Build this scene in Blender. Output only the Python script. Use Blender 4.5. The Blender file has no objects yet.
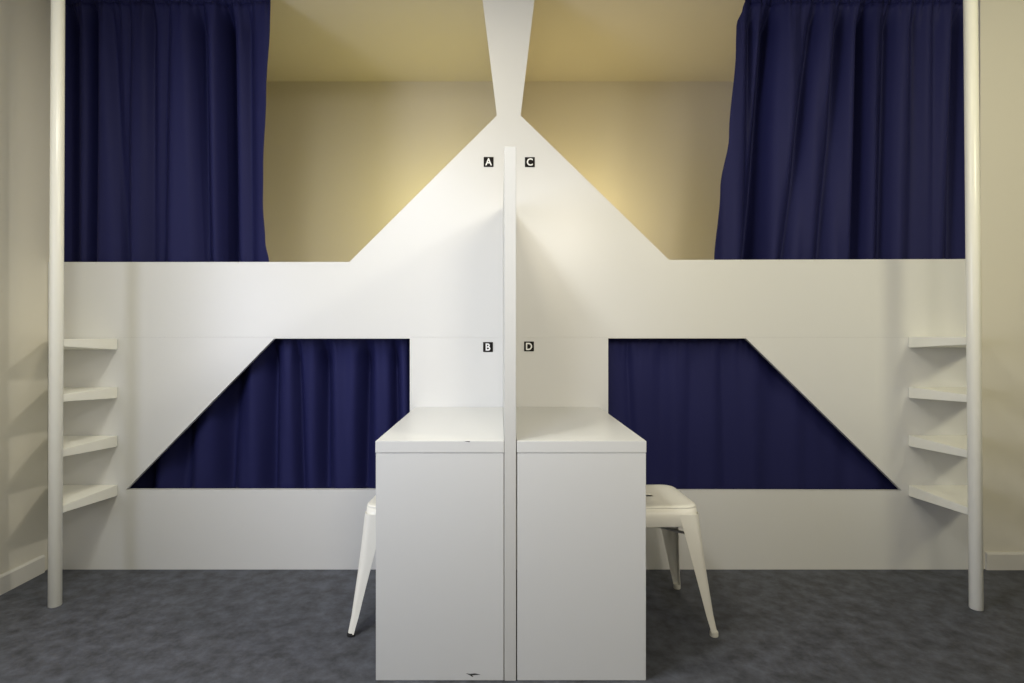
import bpy, bmesh, math, random
from mathutils import Vector, Matrix

random.seed(7)
C = bpy.context.scene.collection
PI = math.pi

# ------------------------------------------------------------------ camera model
S = 216.0          # photo pixels per metre on the bunk's front plane (Y = 0)
D = 2.6            # camera distance from that plane
XV, HZ = 500.0, 335.0
CAMZ = 234.5 / S


def PX(px, y=0.0):
    r = D / (D + y)
    return (px - XV) / (S * r)


def PZ(py, y=0.0):
    r = D / (D + y)
    return CAMZ + (HZ - py) / (S * r)


# ------------------------------------------------------------------ materials
def mat(name, color, rough=0.5, spec=0.5, bump=None, var=None, metallic=0.0, sheen=0.0, coat=0.0):
    m = bpy.data.materials.new(name)
    m.use_nodes = True
    nt = m.node_tree
    b = nt.nodes['Principled BSDF']
    b.inputs['Base Color'].default_value = (*color, 1)
    b.inputs['Roughness'].default_value = rough
    b.inputs['Specular IOR Level'].default_value = spec
    b.inputs['Metallic'].default_value = metallic
    b.inputs['Sheen Weight'].default_value = sheen
    b.inputs['Coat Weight'].default_value = coat
    tc = nt.nodes.new('ShaderNodeTexCoord')
    if var:
        scale, c2, detail, lo, hi = var
        n = nt.nodes.new('ShaderNodeTexNoise')
        n.inputs['Scale'].default_value = scale
        n.inputs['Detail'].default_value = detail
        n.inputs['Roughness'].default_value = 0.65
        nt.links.new(tc.outputs['Object'], n.inputs['Vector'])
        r = nt.nodes.new('ShaderNodeValToRGB')
        r.color_ramp.elements[0].position = lo
        r.color_ramp.elements[1].position = hi
        r.color_ramp.elements[0].color = (*color, 1)
        r.color_ramp.elements[1].color = (*c2, 1)
        nt.links.new(n.outputs['Fac'], r.inputs['Fac'])
        nt.links.new(r.outputs['Color'], b.inputs['Base Color'])
    if bump:
        scale, strength, dist = bump
        n2 = nt.nodes.new('ShaderNodeTexNoise')
        n2.inputs['Scale'].default_value = scale
        n2.inputs['Detail'].default_value = 4
        nt.links.new(tc.outputs['Object'], n2.inputs['Vector'])
        bp = nt.nodes.new('ShaderNodeBump')
        bp.inputs['Strength'].default_value = strength
        bp.inputs['Distance'].default_value = dist
        nt.links.new(n2.outputs['Fac'], bp.inputs['Height'])
        nt.links.new(bp.outputs['Normal'], b.inputs['Normal'])
    return m


M_WALL = mat('wall_paint', (0.70, 0.665, 0.57), 0.75, 0.3, bump=(60, 0.08, 0.002))
M_NICHE = mat('niche_paint', (0.66, 0.62, 0.55), 0.7, 0.3, bump=(60, 0.08, 0.002))
M_CEIL = mat('ceiling_paint', (0.72, 0.71, 0.68), 0.85, 0.2, bump=(80, 0.05, 0.001))
M_BASE = mat('baseboard_paint', (0.66, 0.64, 0.59), 0.5, 0.4, bump=(40, 0.03, 0.001))
M_LAM = mat('white_laminate', (0.70, 0.70, 0.685), 0.30, 0.5, bump=(90, 0.02, 0.0005))
M_DESK = mat('desk_laminate', (0.66, 0.665, 0.65), 0.36, 0.45, bump=(90, 0.02, 0.0005))
M_EDGE = mat('laminate_edge', (0.58, 0.58, 0.555), 0.45, 0.3, bump=(90, 0.02, 0.0005))
M_LADDER = mat('cream_lacquer', (0.88, 0.87, 0.79), 0.28, 0.5, bump=(50, 0.02, 0.0005))
M_STOOL = mat('white_enamel', (0.86, 0.845, 0.77), 0.32, 0.5, bump=(50, 0.03, 0.0005))
M_STEEL = mat('stool_underside', (0.55, 0.55, 0.58), 0.3, 0.5, bump=(40, 0.03, 0.0005))
M_RUB = mat('black_rubber', (0.02, 0.02, 0.02), 0.7, 0.3, bump=(60, 0.1, 0.0005))
M_RUBW = mat('pale_rubber', (0.70, 0.69, 0.62), 0.6, 0.3, bump=(60, 0.1, 0.0005))
M_BLACK = mat('sign_black', (0.012, 0.010, 0.009), 0.7, 0.1, bump=(60, 0.02, 0.0005))
M_WHITE = mat('sign_white', (0.85, 0.85, 0.83), 0.5, 0.4, bump=(60, 0.02, 0.0005))
M_SCUFF = mat('scuff_dark', (0.05, 0.05, 0.05), 0.8, 0.2, bump=(200, 0.2, 0.0005))
M_FLOOR = mat('slate_vinyl', (0.044, 0.046, 0.053), 0.6, 0.35, bump=(220, 0.18, 0.002),
              var=(15.0, (0.128, 0.137, 0.170), 12.0, 0.34, 0.78))


def curtain_mat():
    m = mat('navy_curtain_cloth', (0.0150, 0.0165, 0.076), 0.62, 0.14, sheen=0.0)
    nt = m.node_tree
    b = nt.nodes['Principled BSDF']
    b.inputs['Sheen Tint'].default_value = (0.3, 0.32, 0.7, 1)
    tc = nt.nodes.new('ShaderNodeTexCoord')
    w = nt.nodes.new('ShaderNodeTexWave')
    w.inputs['Scale'].default_value = 260
    w.inputs['Distortion'].default_value = 0.6
    nt.links.new(tc.outputs['Object'], w.inputs['Vector'])
    bp = nt.nodes.new('ShaderNodeBump')
    bp.inputs['Strength'].default_value = 0.06
    bp.inputs['Distance'].default_value = 0.0006
    nt.links.new(w.outputs['Fac'], bp.inputs['Height'])
    nt.links.new(bp.outputs['Normal'], b.inputs['Normal'])
    return m


M_CURT = curtain_mat()


# ------------------------------------------------------------------ helpers
def obj(name, bm, m, parent=None, smooth=False, label=None):
    bmesh.ops.recalc_face_normals(bm, faces=bm.faces[:])
    me = bpy.data.meshes.new(name)
    bm.to_mesh(me)
    bm.free()
    for mm in (m if isinstance(m, (list, tuple)) else [m]):
        me.materials.append(mm)
    if smooth:
        for p in me.polygons:
            p.use_smooth = True
    o = bpy.data.objects.new(name, me)
    C.objects.link(o)
    if parent:
        o.parent = parent
    if label:
        o['label'] = label
    return o


def thing(name, label, cat, loc=(0, 0, 0), group=None):
    o = bpy.data.objects.new(name, None)
    o.empty_display_size = 0.1
    C.objects.link(o)
    o.location = loc
    return tag(o, label, cat, group)


def tag(o, label, cat, group=None):
    o['label'] = label
    o['category'] = cat
    if group:
        o['group'] = group
    return o


def struct(name, bm, m):
    o = obj(name, bm, m)
    o['kind'] = 'structure'
    return o


def box(bm, x0, x1, y0, y1, z0, z1, bevel=0.0):
    v = [bm.verts.new((x, y, z)) for z in (z0, z1) for y in (y0, y1) for x in (x0, x1)]
    fs = [(0, 1, 3, 2), (4, 6, 7, 5), (0, 4, 5, 1), (2, 3, 7, 6), (0, 2, 6, 4), (1, 5, 7, 3)]
    faces = [bm.faces.new([v[i] for i in f]) for f in fs]
    if bevel:
        edges = list({e for f in faces for e in f.edges})
        bmesh.ops.bevel(bm, geom=edges, offset=bevel, segments=2, affect='EDGES')
    return bm


def prism(bm, pts, y0, y1, bevel=0.0):
    """polygon given in (x, z), extruded from y0 to y1"""
    a = [bm.verts.new((x, y0, z)) for x, z in pts]
    b = [bm.verts.new((x, y1, z)) for x, z in pts]
    n = len(pts)
    fs = [bm.faces.new(a), bm.faces.new(b[::-1])]
    for i in range(n):
        j = (i + 1) % n
        fs.append(bm.faces.new((a[j], a[i], b[i], b[j])))
    if bevel:
        edges = list({e for e in fs[0].edges})
        bmesh.ops.bevel(bm, geom=edges, offset=bevel, segments=2, affect='EDGES')
    return bm


def shift(o, v):
    """bake an offset so that mesh data is relative to its parent empty"""
    o.data.transform(Matrix.Translation(-Vector(v)))
    return o


# ------------------------------------------------------------------ the room
XL = PX(47.5)          # left wall
XN = PX(981)           # right end of the bunk recess
XR, YB, YF, ZC = 3.3, 1.0, -4.3, 2.84
ZN = PZ(-16.0)           # ceiling of the recess

bm = bmesh.new(); box(bm, XL - 0.1, XR + 0.1, YF - 0.1, YB + 0.1, -0.1, 0.0)
struct('floor', bm, M_FLOOR)
bm = bmesh.new(); box(bm, XL - 0.1, XR + 0.1, YF - 0.1, 0.0, ZC, ZC + 0.1)
struct('ceiling', bm, M_CEIL)
# side wall, with its window opening further towards the viewer
WY0, WY1, WZ0, WZ1 = -3.0, -1.5, 0.7, 1.95
bm = bmesh.new()
box(bm, XL - 0.1, XL, WY1, YB + 0.1, 0.0, ZC)
box(bm, XL - 0.1, XL, YF, WY0, 0.0, ZC)
box(bm, XL - 0.1, XL, WY0, WY1, 0.0, WZ0)
box(bm, XL - 0.1, XL, WY0, WY1, WZ1, ZC)
struct('wall_left', bm, M_WALL)
bm = bmesh.new(); box(bm, XL, XN + 0.1, YB, YB + 0.1, 0.0, ZN)
struct('wall_back', bm, M_NICHE)
bm = bmesh.new(); box(bm, XL, XN, 0.0, YB + 0.1, ZN, ZC)
struct('ceiling_recess', bm, M_NICHE)
bm = bmesh.new(); box(bm, XN, XR, 0.004, YB, 0.0, ZC)
struct('wall_right_front', bm, M_WALL)
bm = bmesh.new(); box(bm, XR, XR + 0.1, YF, 0.5, 0.0, ZC)
struct('wall_right', bm, M_WALL)
# wall behind the camera
bm = bmesh.new(); box(bm, XL, XR, YF - 0.1, YF, 0, ZC)
struct('wall_rear', bm, M_WALL)

bm = bmesh.new()
pr = [(0, 0), (0.012, 0), (0.012, 0.072), (0.006, 0.08), (0, 0.08)]
a = [bm.verts.new((XL + x, YF, z)) for x, z in pr]
b = [bm.verts.new((XL + x, -0.03, z)) for x, z in pr]
for i in range(5):
    j = (i + 1) % 5
    bm.faces.new((a[i], a[j], b[j], b[i]))
bm.faces.new(a); bm.faces.new(b[::-1])
struct('baseboard_left', bm, M_BASE)
bm = bmesh.new()
x0 = PX(987.5, -0.01)
a = [bm.verts.new((x0, 0.004 - x, z)) for x, z in pr]
b = [bm.verts.new((XR, 0.004 - x, z)) for x, z in pr]
for i in range(5):
    j = (i + 1) % 5
    bm.faces.new((a[i], a[j], b[j], b[i]))
bm.faces.new(a); bm.faces.new(b[::-1])
struct('baseboard_right', bm, M_BASE)

# ------------------------------------------------------------------ the built-in bunk
T = 0.022              # board thickness; front face at Y = -T .. 0
YP = 0.0
bunk = thing('bunk_bed', 'white built-in double bunk with slanted openings, four berths and central pillar', 'bunk bed', (0.06, 0.1, 0))
BL = bunk.location.copy()


def Q(px, py):
    return (PX(px), PZ(py))


SEAM = 337.3
up = [Q(48, 262), Q(349.5, 262), Q(497, 115.5), Q(480.7, -15.7), Q(536.4, -15.7), Q(520.5, 115.5), Q(669, 260), Q(980.8, 259),
      Q(980.8, SEAM - 0.03), Q(48, SEAM - 0.03)]
bm = bmesh.new(); prism(bm, up, YP, YP + T, 0.0005)
shift(obj('guard_panel', bm, M_LAM, bunk), BL)
# lower panel with two trapezoid openings, outline walked as one polygon via the desk gap
zf = 0.0
g = 0.03
bm = bmesh.new()
outer = [Q(48, SEAM + g), Q(980.8, SEAM + g), (PX(980.8), zf), (PX(48), zf)]
hole_l = [Q(409.8, 338.6), Q(274, 338.6), Q(126, 489.7), Q(409.8, 489.7)]
hole_r = [Q(608.2, 338.4), Q(608.2, 490.2), Q(902, 490.8), Q(746, 338.4)]


def panel_with_holes(bm, loops, y0, y1):
    rings = []
    edges = []
    for lp in loops:
        vs = [bm.verts.new((x, y0, z)) for x, z in lp]
        es = [bm.edges.new((vs[i], vs[(i + 1) % len(vs)])) for i in range(len(vs))]
        rings.append(vs); edges += es
    r = bmesh.ops.triangle_fill(bm, use_beauty=True, use_dissolve=False, edges=edges)
    faces = [f for f in r['geom'] if isinstance(f, bmesh.types.BMFace)]
    bmesh.ops.dissolve_limit(bm, angle_limit=0.01, verts=bm.verts[:], edges=[])
    faces = bm.faces[:]
    e = bmesh.ops.extrude_face_region(bm, geom=faces)
    for v in [x for x in e['geom'] if isinstance(x, bmesh.types.BMVert)]:
        v.co.y = y1
    return bm


panel_with_holes(bm, [outer, hole_l, hole_r], YP, YP + T)
shift(obj('front_panel', bm, M_LAM, bunk), BL)
# partition between the left and right berths
bm = bmesh.new(); box(bm, PX(498.5), PX(519.0), YP + T, YB - 0.002, 0.0, ZN - 0.002, 0.002)
shift(obj('divider_wall', bm, M_NICHE, bunk), BL)
# bed decks
for z in (0.30, 1.13):
    for xa, xb in ((XL + 0.003, PX(498.5)), (PX(519.0), XN - 0.003)):
        bm = bmesh.new(); box(bm, xa, xb, YP + T, YB - 0.002, z - (0.02 if z > 1 else 0.03), z + 0.03, 0.002)
        shift(obj('bed_deck', bm, M_LAM, bunk), BL)


# ------------------------------------------------------------------ berth letters
def letter_sign(ch, px, py, label):
    y = YP
    s = 0.0455
    t = thing('letter_sign', label, 'sign', (PX(px), y, PZ(py)), 'berth letters on the bunk panel')
    bm = bmesh.new(); box(bm, -s / 2, s / 2, -0.003, -0.0002, -s / 2, s / 2, 0.0008)
    obj('plate', bm, M_BLACK, t)
    cu = bpy.data.curves.new('letter', 'FONT')
    cu.body = ch
    cu.size = 0.046
    cu.align_x = 'CENTER'
    cu.align_y = 'CENTER'
    cu.extrude = 0.0006
    cu.offset = 0.0010
    tmp = bpy.data.objects.new('tmp_letter', cu)
    C.objects.link(tmp)
    dg = bpy.context.evaluated_depsgraph_get()
    me = bpy.data.meshes.new_from_object(tmp.evaluated_get(dg))
    bpy.data.objects.remove(tmp)
    xs = [v.co.x for v in me.vertices]; ys = [v.co.y for v in me.vertices]
    cx, cy = (min(xs) + max(xs)) / 2, (min(ys) + max(ys)) / 2
    for v in me.vertices:
        x, yy, z = v.co
        v.co = ((x - cx) * 0.92, -0.0036 - z, yy - cy)
    me.materials.clear()
    me.materials.append(M_WHITE)
    me.name = 'letter'
    o = bpy.data.objects.new('letter', me)
    C.objects.link(o)
    o.parent = t
    o['label'] = 'white letter ' + ch


letter_sign('A', 488.6, 162.0, 'small black square plate with white letter A beside the left upper berth')
letter_sign('B', 488.0, 347.0, 'small black square plate with white letter B above the left desk')
letter_sign('C', 529.8, 162.2, 'small black square plate with white letter C beside the right upper berth')
letter_sign('D', 529.0, 346.4, 'small black square plate with white letter D above the right desk')

# ------------------------------------------------------------------ desks and the screen between them
YD = -D * (1 - 1 / 1.4755)          # front plane of the desks
ZD = PZ(441, YD)
ZU = PZ(453.3, YD)
xs0, xs1 = PX(504.4, YD), PX(516.2, YD)
zt = PZ(146.5, YD)
bm = bmesh.new(); box(bm, xs0, xs1, YD, YP - 0.0005, 0.0, zt, 0.0015)
tag(obj('privacy_screen', bm, M_EDGE), 'tall narrow cream divider board standing between the two white desks', 'divider')


def desk(x0, x1, label, open_left):
    t = thing('desk', label, 'desk', ((x0 + x1) / 2, YD / 2, 0))
    L = t.location.copy()
    bm = bmesh.new(); box(bm, x0, x1, YD, YP - 0.001, ZU + 0.0012, ZD, 0.0014)
    shift(obj('tabletop', bm, M_DESK, t), L)
    bm = bmesh.new(); box(bm, x0 + 0.0012, x1 - 0.0012, YD + 0.001, YD + 0.034, PZ(680.8, YD), ZU, 0.0014)
    e = shift(obj('end_panel', bm, M_DESK, t), L)
    # fixing rail under the rear of the top
    bm = bmesh.new(); box(bm, x0 + 0.02, x1 - 0.004, YP - 0.03, YP - 0.002, ZU - 0.06, ZU, 0.001)
    shift(obj('support_rail', bm, M_DESK, t), L)
    return t, e, L


def blotch(pts, y, m, parent, L, name, label):
    bm = bmesh.new()
    vs = [bm.verts.new((PX(px, YD), y, PZ(py, YD))) for px, py in pts]
    f = bm.faces.new(vs)
    e = bmesh.ops.extrude_face_region(bm, geom=[f])
    for v in [x for x in e['geom'] if isinstance(x, bmesh.types.BMVert)]:
        v.co.y += 0.0012
    return shift(obj(name, bm, m, parent, label=label), L)


dl, el, LL = desk(PX(375.3, YD), xs0 - 0.0008, 'white laminate desk on the left of the divider, with a scuffed end panel', True)
dr, er, LR = desk(xs1 + 0.0022, PX(646.5, YD), 'white laminate desk on the right of the divider, with an unmarked end panel', False)
blotch([(466.2, 673.4), (470, 674.0), (475, 673.5), (480.4, 674.6), (475.5, 675.0), (472.0, 675.4), (473.4, 676.8), (472.2, 677.0), (469.8, 675.2)],
       YD + 0.0002, M_SCUFF, el, LL, 'scuff_mark', 'dark scuff near the floor')
blotch([(464.5, 441.5), (467, 441.2), (470, 441.4), (469.5, 442.1), (467.5, 441.8)], YD - 0.0006, M_SCUFF, dl, LL, 'chip_mark', 'dark chip on the front edge')


# ------------------------------------------------------------------ ladders
def ladder(side, label):
    if side < 0:
        yp = -0.348; xf, xt = PX(55.0, yp), PX(58.0, yp); xtip = PX(117.6)
        ys = [338.8, 387.2, 435.6, 484.8]
    else:
        yp = -0.372; xf, xt = PX(976.2, yp), PX(970.6, yp); xtip = PX(908.3)
        ys = [336.9, 387.0, 435.2, 485.0]
    t = thing('ladder', label, 'ladder', (xf, yp, 0), 'bunk ladders')
    L = t.location.copy()
    R = 0.0232
    H = ZC - 0.001
    z_ref = PZ(0, yp)
    top = xf + (xt - xf) * H / z_ref
    bm = bmesh.new()
    n = 40
    rings = []
    for z, rr in ((0, R - 0.002), (0.002, R), (H - 0.002, R), (H, R - 0.002)):
        xc = xf + (top - xf) * z / H
        rings.append([bm.verts.new((xc + rr * math.cos(2 * PI * k / n), yp + rr * math.sin(2 * PI * k / n), z)) for k in range(n)])
    for a, b in zip(rings[:-1], rings[1:]):
        for k in range(n):
            bm.faces.new((a[k], a[(k + 1) % n], b[(k + 1) % n], b[k]))
    bm.faces.new(rings[0][::-1]); bm.faces.new(rings[-1])
    o = shift(obj('pole', bm, M_LADDER, t), L)
    for p in o.data.polygons:
        p.use_smooth = len(p.vertices) == 4
    for py in ys:
        z = PZ(py)
        xc = xf + (top - xf) * z / H
        s = side
        out = (XL + 0.03) if s < 0 else (XN - 0.03)
        # plan outline: tip on the board, narrow end let into the pole, outer corner back on the board
        plan = [(xtip, YP - 0.0005, 0.049), (xtip, YP - 0.012, 0.049), (xc - s * 0.004, yp + 0.012, 0.0285), (xc + s * 0.015, yp + 0.012, 0.0285),
                (out, YP - 0.03, 0.049), (out, YP - 0.0005, 0.049)]
        bm = bmesh.new()
        a = [bm.verts.new((x, y, z)) for x, y, h in plan]
        b = [bm.verts.new((x, y, z - h)) for x, y, h in plan]
        bm.faces.new(a); bm.faces.new(b[::-1])
        for i in range(6):
            j = (i + 1) % 6
            bm.faces.new((a[i], a[j], b[j], b[i]))
        bmesh.ops.bevel(bm, geom=[e for e in bm.edges], offset=0.0018, segments=2, affect='EDGES')
        shift(obj('step', bm, M_LADDER, t), L)


ladder(-1, 'cream pole ladder with four wedge steps standing beside the left side wall')
ladder(1, 'cream pole ladder with four wedge steps at the right end of the bunk')


# ------------------------------------------------------------------ stools
def stool_parts(t, cap_mat, cap_h):
    h, a, rc = 0.457, 0.155, 0.048

    def rsq(s, r, n=8):
        pts = []
        for cx, cy, a0 in ((1, 1, 0), (-1, 1, 90), (-1, -1, 180), (1, -1, 270)):
            for k in range(n + 1):
                an = math.radians(a0 + 90 * k / n)
                pts.append((cx * (s - r) + r * math.cos(an), cy * (s - r) + r * math.sin(an)))
        return pts

    n = len(rsq(a, rc))

    def slot(hx, hy):
        pts = []
        for x, y in rsq(1, 0.5):
            an = math.atan2(y, x)
            c, s = math.cos(an), math.sin(an)
            k = 1.0 / ((abs(c) / hx) ** 2.6 + (abs(s) / hy) ** 2.6) ** (1 / 2.6)
            pts.append((k * c, k * s))
        return pts

    # seat: dished sheet with a carrying slot, and its folded skirt
    bm = bmesh.new()
    loops = [(slot(0.0372, 0.0145), h - 0.005), (slot(0.0375, 0.0147), h - 0.003), (slot(0.0395, 0.0155), h - 0.0016), (slot(0.046, 0.022), h - 0.0015), (slot(0.062, 0.040), h - 0.0015),
             (rsq(0.112, 0.04), h - 0.0015), (rsq(0.127, 0.042), h - 0.0008),
             (rsq(a - 0.007, rc - 0.003), h), (rsq(a - 0.002, rc), h - 0.003), (rsq(a, rc), h - 0.008)]
    rings = [[bm.verts.new((x, y, z)) for x, y in lp] for lp, z in loops]
    for p, q in zip(rings[:-1], rings[1:]):
        for i in range(n):
            j = (i + 1) % n
            bm.faces.new((p[i], p[j], q[j], q[i]))
    o = obj('seat', bm, M_STOOL, t, smooth=True)
    sm = o.modifiers.new('thickness', 'SOLIDIFY'); sm.thickness = 0.0016; sm.offset = -1
    bm = bmesh.new()
    loops = [(rsq(a, rc), h - 0.008), (rsq(a + 0.0025, rc), h - 0.040), (rsq(a + 0.005, rc), h - 0.072), (rsq(a + 0.0035, rc), h - 0.0745)]
    rings = [[bm.verts.new((x, y, z)) for x, y in lp] for lp, z in loops]
    for p, q in zip(rings[:-1], rings[1:]):
        for i in range(n):
            j = (i + 1) % n
            bm.faces.new((p[i], p[j], q[j], q[i]))
    o = obj('apron', bm, M_STOOL, t, smooth=True)
    sm = o.modifiers.new('thickness', 'SOLIDIFY'); sm.thickness = 0.0016; sm.offset = -1
    # four splayed angle legs with rolled corners, and their caps
    for sx in (1, -1):
        for sy in (1, -1):
            bm = bmesh.new()
            rings = []
            N = 14
            for k in range(N + 1):
                f = k / N
                z = (h - 0.030) * (1 - f) + (cap_h - 0.004) * f
                cx = a + 0.0022 + 0.042 * f ** 1.08 + 0.003 * max(0, f - 0.86) / 0.14
                w = 0.080 * (1 - f) ** 1.15 + 0.0245 * (1 - (1 - f) ** 1.15)
                r = min(0.03, w * 0.55)
                th = 0.0022
                prof = []
                prof.append((cx - w, cx))
                for q in range(7):
                    an = PI / 2 * (1 - q / 6)
                    prof.append((cx - r + r * math.cos(an), cx - r + r * math.sin(an)))
                prof.append((cx, cx - w))
                inn = []
                inn.append((cx - th, cx - w))
                for q in range(7):
                    an = PI / 2 * q / 6
                    ri = r - th
                    inn.append((cx - r + ri * math.cos(an), cx - r + ri * math.sin(an)))
                inn.append((cx - w, cx - th))
                rings.append([bm.verts.new((sx * x, sy * y, z)) for x, y in prof + inn])
            m = len(rings[0])
            for p, q in zip(rings[:-1], rings[1:]):
                for i in range(m):
                    j = (i + 1) % m
                    bm.faces.new((p[i], p[j], q[j], q[i]))
            bm.faces.new(rings[0]); bm.faces.new(rings[-1][::-1])
            leg = obj('leg', bm, M_STOOL, t, smooth=False)
            # cap
            bm = bmesh.new()
            cc = a + 0.0022 + 0.045 - 0.0115
            rr = [(0.0, 0.0135), (0.002, 0.0152), (cap_h - 0.003, 0.0145), (cap_h, 0.0130)]
            rg = []
            for z, r in rr:
                rg.append([bm.verts.new((sx * cc + r * math.cos(2 * PI * i / 20), sy * cc + r * math.sin(2 * PI * i / 20), z)) for i in range(20)])
            for p, q in zip(rg[:-1], rg[1:]):
                for i in range(20):
                    bm.faces.new((p[i], p[(i + 1) % 20], q[(i + 1) % 20], q[i]))
            bm.faces.new(rg[0][::-1]); bm.faces.new(rg[-1])
            obj('foot_cap', bm, cap_mat, leg)
    # crossed brace bars below the seat
    for s in (1, -1):
        bm = bmesh.new()
        box(bm, -0.212, 0.212, -0.010, 0.010, h - 0.112, h - 0.108, 0.001)
        bm.transform(Matrix.Translation((0, 0, -0.002 if s < 0 else 0.003)) @ Matrix.Rotation(s * PI / 4, 4, 'Z'))
        obj('brace', bm, M_STEEL, t)


st = thing('stool', 'cream white metal stool with handle slot, half out from under the right desk', 'stool', (PX(701, -0.547) - 0.160, -0.390, 0), 'metal stools')
stool_parts(st, M_RUBW, 0.019)
st.rotation_euler.z = math.radians(2)
st2 = thing('stool', 'white metal stool with black foot cap, nearly hidden behind the left desk', 'stool', (PX(366.5, -0.547) + 0.150, -0.390, 0), 'metal stools')
stool_parts(st2, M_RUB, 0.012)
st2.rotation_euler.z = math.radians(-3)


# ------------------------------------------------------------------ curtains
def lerp_path(path, py):
    if py <= path[0][1]:
        return path[0][0]
    for (x0, y0), (x1, y1) in zip(path[:-1], path[1:]):
        if py <= y1:
            f = (py - y0) / (y1 - y0)
            f = f * f * (3 - 2 * f) if len(path) > 3 else f
            return x0 + (x1 - x0) * f
    return path[-1][0]


def curtain(label, left, right, ztop, zbot, pt, pb, valleys, yb, ruffle, seed, amp, nu=260, nv=70):
    """left / right: (pixel x, pixel y) edge paths; valleys: (x at top, x at bottom, half width, depth)"""
    rnd = random.Random(seed)
    ph = [rnd.uniform(0, 6.28) for _ in range(8)]
    rows = []
    for j in range(nv + 1):
        v = j / nv
        z = ztop + (zbot - ztop) * v
        py = HZ - (z - CAMZ) * S * D / (D + yb)
        f = min(max((py - pt) / (pb - pt), 0), 1.15)
        L, Rr = lerp_path(left, py), lerp_path(right, py)
        row = []
        for i in range(nu + 1):
            u = i / nu
            px = L + (Rr - L) * u
            d = 0.0
            for xt, xb, w, a in valleys:
                c = xt + (xb - xt) * f
                q = abs((px - c) / (w * (0.85 + 0.35 * f)))
                d += a * math.exp(-q ** 1.7)
            d += 0.12 * math.sin(px * 0.16 + ph[0] + 0.9 * f) + 0.06 * math.sin(px * 0.31 + ph[1] - 1.3 * f)
            top = min(1.0, max(0.0, (ztop - z) / 0.16))
            y = yb + amp * d * (0.14 + 0.86 * top * top * (3 - 2 * top))
            # gathers under the header tape
            t = z - ztop
            rf = ruffle * math.exp(t / 0.075)
            y += rf * (math.sin(px * 0.62 + ph[3] + 1.2 * math.sin(px * 0.13 + ph[4])) + 0.6 * math.sin(px * 1.13 + ph[5]))
            row.append((PX(px, yb), y, z))
        rows.append(row)
    ymin = min(p[1] for r in rows for p in r)
    off = max(0.0, (YP + T + 0.004) - ymin)
    cx = sum(p[0] for p in rows[0]) / (nu + 1)
    t = thing('curtain', label, 'curtain', (cx, yb, ztop), 'navy berth curtains')
    loc = t.location.copy()
    split = max(2, int(nv * 0.028 / abs(ztop - zbot) * 1.0) + 1)

    def sheet(name, r0, r1):
        bm = bmesh.new()
        g = [[bm.verts.new((x, y + off, z)) for x, y, z in rows[j]] for j in range(r0, r1 + 1)]
        for a, b in zip(g[:-1], g[1:]):
            for i in range(nu):
                bm.faces.new((a[i], a[i + 1], b[i + 1], b[i]))
        o = shift(obj(name, bm, M_CURT, t, smooth=True), loc)
        s = o.modifiers.new('cloth_thickness', 'SOLIDIFY'); s.thickness = 0.0015; s.offset = 0
        return o

    sheet('heading', 0, split)
    sheet('drape', split, nv)
    return t


curtain('navy blue curtain of the upper left berth, hanging beside the left ladder pole',
        [(52, -20), (52, 400)], [(270.5, 0), (269.8, 22), (266, 95), (262.3, 170), (261.8, 205), (264, 240), (268.5, 264), (270, 300)],
        ZN - 0.001, 1.162, 0, 262,
        [(68, 66, 6, 1.2), (91, 87, 5, 1.5), (109, 122, 6, .35), (128, 124, 5, .4), (150, 149, 5, .5), (166, 160, 6, .45), (197, 202, 8, 1.0),
         (224, 224.5, 7, 2.0), (246, 248, 8, .9)],
        0.062, 0.0075, 3, 0.075)
curtain('navy blue curtain of the upper right berth, swept outward at its left edge',
        [(745, 0), (743, 8), (737, 24), (736.5, 45), (729.5, 135), (721, 190), (713.6, 262), (710, 300)], [(976, -20), (976, 400)],
        ZN - 0.001, 1.162, 0, 262,
        [(753, 752, 6, 1.0), (773, 757, 7, 1.6), (818, 786, 6, .8), (846, 824, 8, 1.0), (868, 863, 7, 1.7), (893, 888, 7, .9), (917, 915, 8, .6),
         (938, 936, 6, .4), (962, 958, 8, 1.0)],
        0.062, 0.008, 5, 0.075)
curtain('lit navy blue curtain filling the lower left opening behind the left desk',
        [(104, 300), (104, 500)], [(436, 300), (436, 500)],
        1.105, 0.334, 338, 489,
        [(150, 140, 12, .8), (190, 176, 12, .8), (236, 224, 12, 1.0), (272, 270, 7, 1.0), (296, 300, 4, .6), (324, 322, 8, 1.2), (366, 362, 8, 1.3), (394, 396, 5, 1.1), (412, 418, 5, .9)],
        0.058, 0.004, 9, 0.085)
curtain('dark navy blue curtain filling the lower right opening behind the right stool',
        [(590, 300), (590, 500)], [(924, 300), (924, 500)],
        1.105, 0.334, 338, 489,
        [(627, 634, 5, .7), (664, 660, 10, .4), (692, 690, 6, .5), (722, 726, 8, .6), (776, 772, 12, .5), (830, 840, 16, .4)],
        0.058, 0.005, 12, 0.030)


# ------------------------------------------------------------------ light
def area(name, loc, target, size, power, color, sy=None):
    l = bpy.data.lights.new(name, 'AREA')
    l.energy = power
    l.color = color
    l.size = size
    if sy:
        l.shape = 'RECTANGLE'; l.size_y = sy
    o = bpy.data.objects.new(name, l)
    C.objects.link(o)
    o.location = loc
    o.rotation_euler = (Vector(target) - Vector(loc)).to_track_quat('-Z', 'Y').to_euler()
    return o


def point(name, loc, power, color, radius):
    l = bpy.data.lights.new(name, 'POINT')
    l.energy = power
    l.color = color
    l.shadow_soft_size = radius
    o = bpy.data.objects.new(name, l)
    C.objects.link(o)
    o.location = loc
    return o


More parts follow.
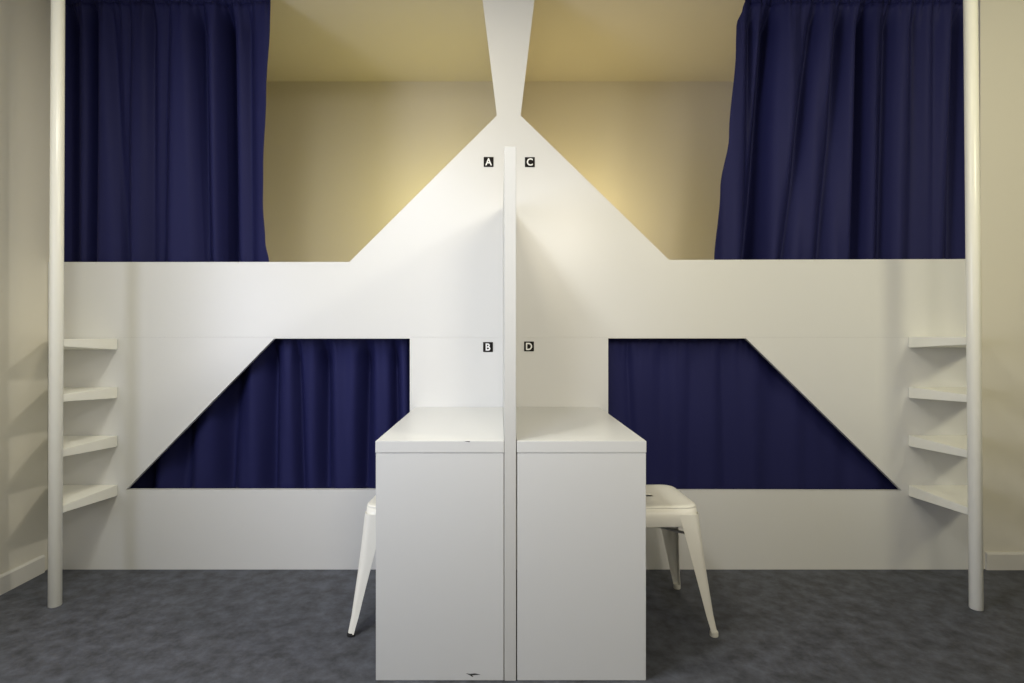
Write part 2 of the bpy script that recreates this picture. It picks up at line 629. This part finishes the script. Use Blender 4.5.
def spot(name, loc, target, angle, power, color, radius):
    l = bpy.data.lights.new(name, 'SPOT')
    l.energy = power
    l.color = color
    l.spot_size = math.radians(angle)
    l.spot_blend = 1.0
    l.shadow_soft_size = radius
    o = bpy.data.objects.new(name, l)
    C.objects.link(o)
    o.location = loc
    o.rotation_euler = (Vector(target) - Vector(loc)).to_track_quat('-Z', 'Y').to_euler()
    return o


area('window_daylight', (XL - 0.06, (WY0 + WY1) / 2, (WZ0 + WZ1) / 2), (XL + 1, (WY0 + WY1) / 2, (WZ0 + WZ1) / 2), WZ1 - WZ0, 51, (0.78, 0.82, 1.0), WY1 - WY0)
area('ceiling_lamp_left', (-0.4, -1.0, ZC - 0.02), (-0.4, -1.0, 0), 0.30, 11, (1.0, 0.90, 0.68))
area('ceiling_lamp_middle', (-0.85, -1.75, ZC - 0.02), (-0.85, -1.75, 0), 0.30, 23, (1.0, 1.0, 0.88))
area('ceiling_lamp_right', (1.2, -1.3, ZC - 0.02), (1.2, -1.3, 0), 0.30, 5, (1.0, 0.90, 0.54))
spot('fill_cross', (1.9, -1.7, 2.72), (-2.0, -0.25, 0.75), 50, 95, (1.0, 0.95, 0.82), 0.10)  # added light, no real fixture: casts step shadows and lifts the left wall
spot('fill_middle', (0.7, -3.4, 2.2), (0.45, 0, 1.0), 64, 108, (1.0, 0.92, 0.78), 0.3)  # invented fill for the panel right of the divider, hangs free in the room
spot('fill_right', (2.2, -2.6, 2.7), (2.3, 0, 1.85), 75, 145, (1.0, 0.94, 0.64), 0.3)  # added fill: brightens the right panel and wall while sparing the floor
spot('fill_desk', (1.7, -2.6, 2.2), (0.32, 0, 0.95), 38, 60, (1.0, 0.94, 0.80), 0.25)  # extra fill without a fixture, lifts the panel above the right desk and the stool
spot('fill_left', (-0.8, -2.7, 2.7), (-0.30, 0, 0.90), 44, 105, (0.72, 0.79, 1.0), 0.3)  # made-up cool fill on the panel left of the divider
for xa, nm, p, c in ((430, 'left', 5.6, (1.0, 0.85, 0.20)), (588, 'right', 7.2, (1.0, 0.82, 0.34))):
    point('reading_light_' + nm, (PX(xa, 0.5), 0.55, PZ(205, 0.5)), p, c, 0.08)

w = bpy.data.worlds.new('world')
bpy.context.scene.world = w
w.use_nodes = True
w.node_tree.nodes['Background'].inputs['Color'].default_value = (0.8, 0.88, 1.0, 1)
w.node_tree.nodes['Background'].inputs['Strength'].default_value = 0.05

# ------------------------------------------------------------------ camera
cam = bpy.data.cameras.new('camera')
co = bpy.data.objects.new('camera', cam)
C.objects.link(co)
co.location = (0, -D, CAMZ)
co.rotation_euler = (PI / 2, 0, 0)
cam.sensor_width = 36
cam.lens = S * D / 1024 * 36
cam.shift_x = (512 - XV) / 1024
cam.shift_y = -(341.5 - HZ) / 1024
cam.clip_start = 0.05
sc = bpy.context.scene
sc.camera = co
vs = sc.view_settings
vs.view_transform = 'Standard'
vs.look = 'None'
vs.exposure = 0.0
vs.gamma = 1.0
vs.use_curve_mapping = False
sc.cycles.max_bounces = 10
sc.cycles.diffuse_bounces = 6
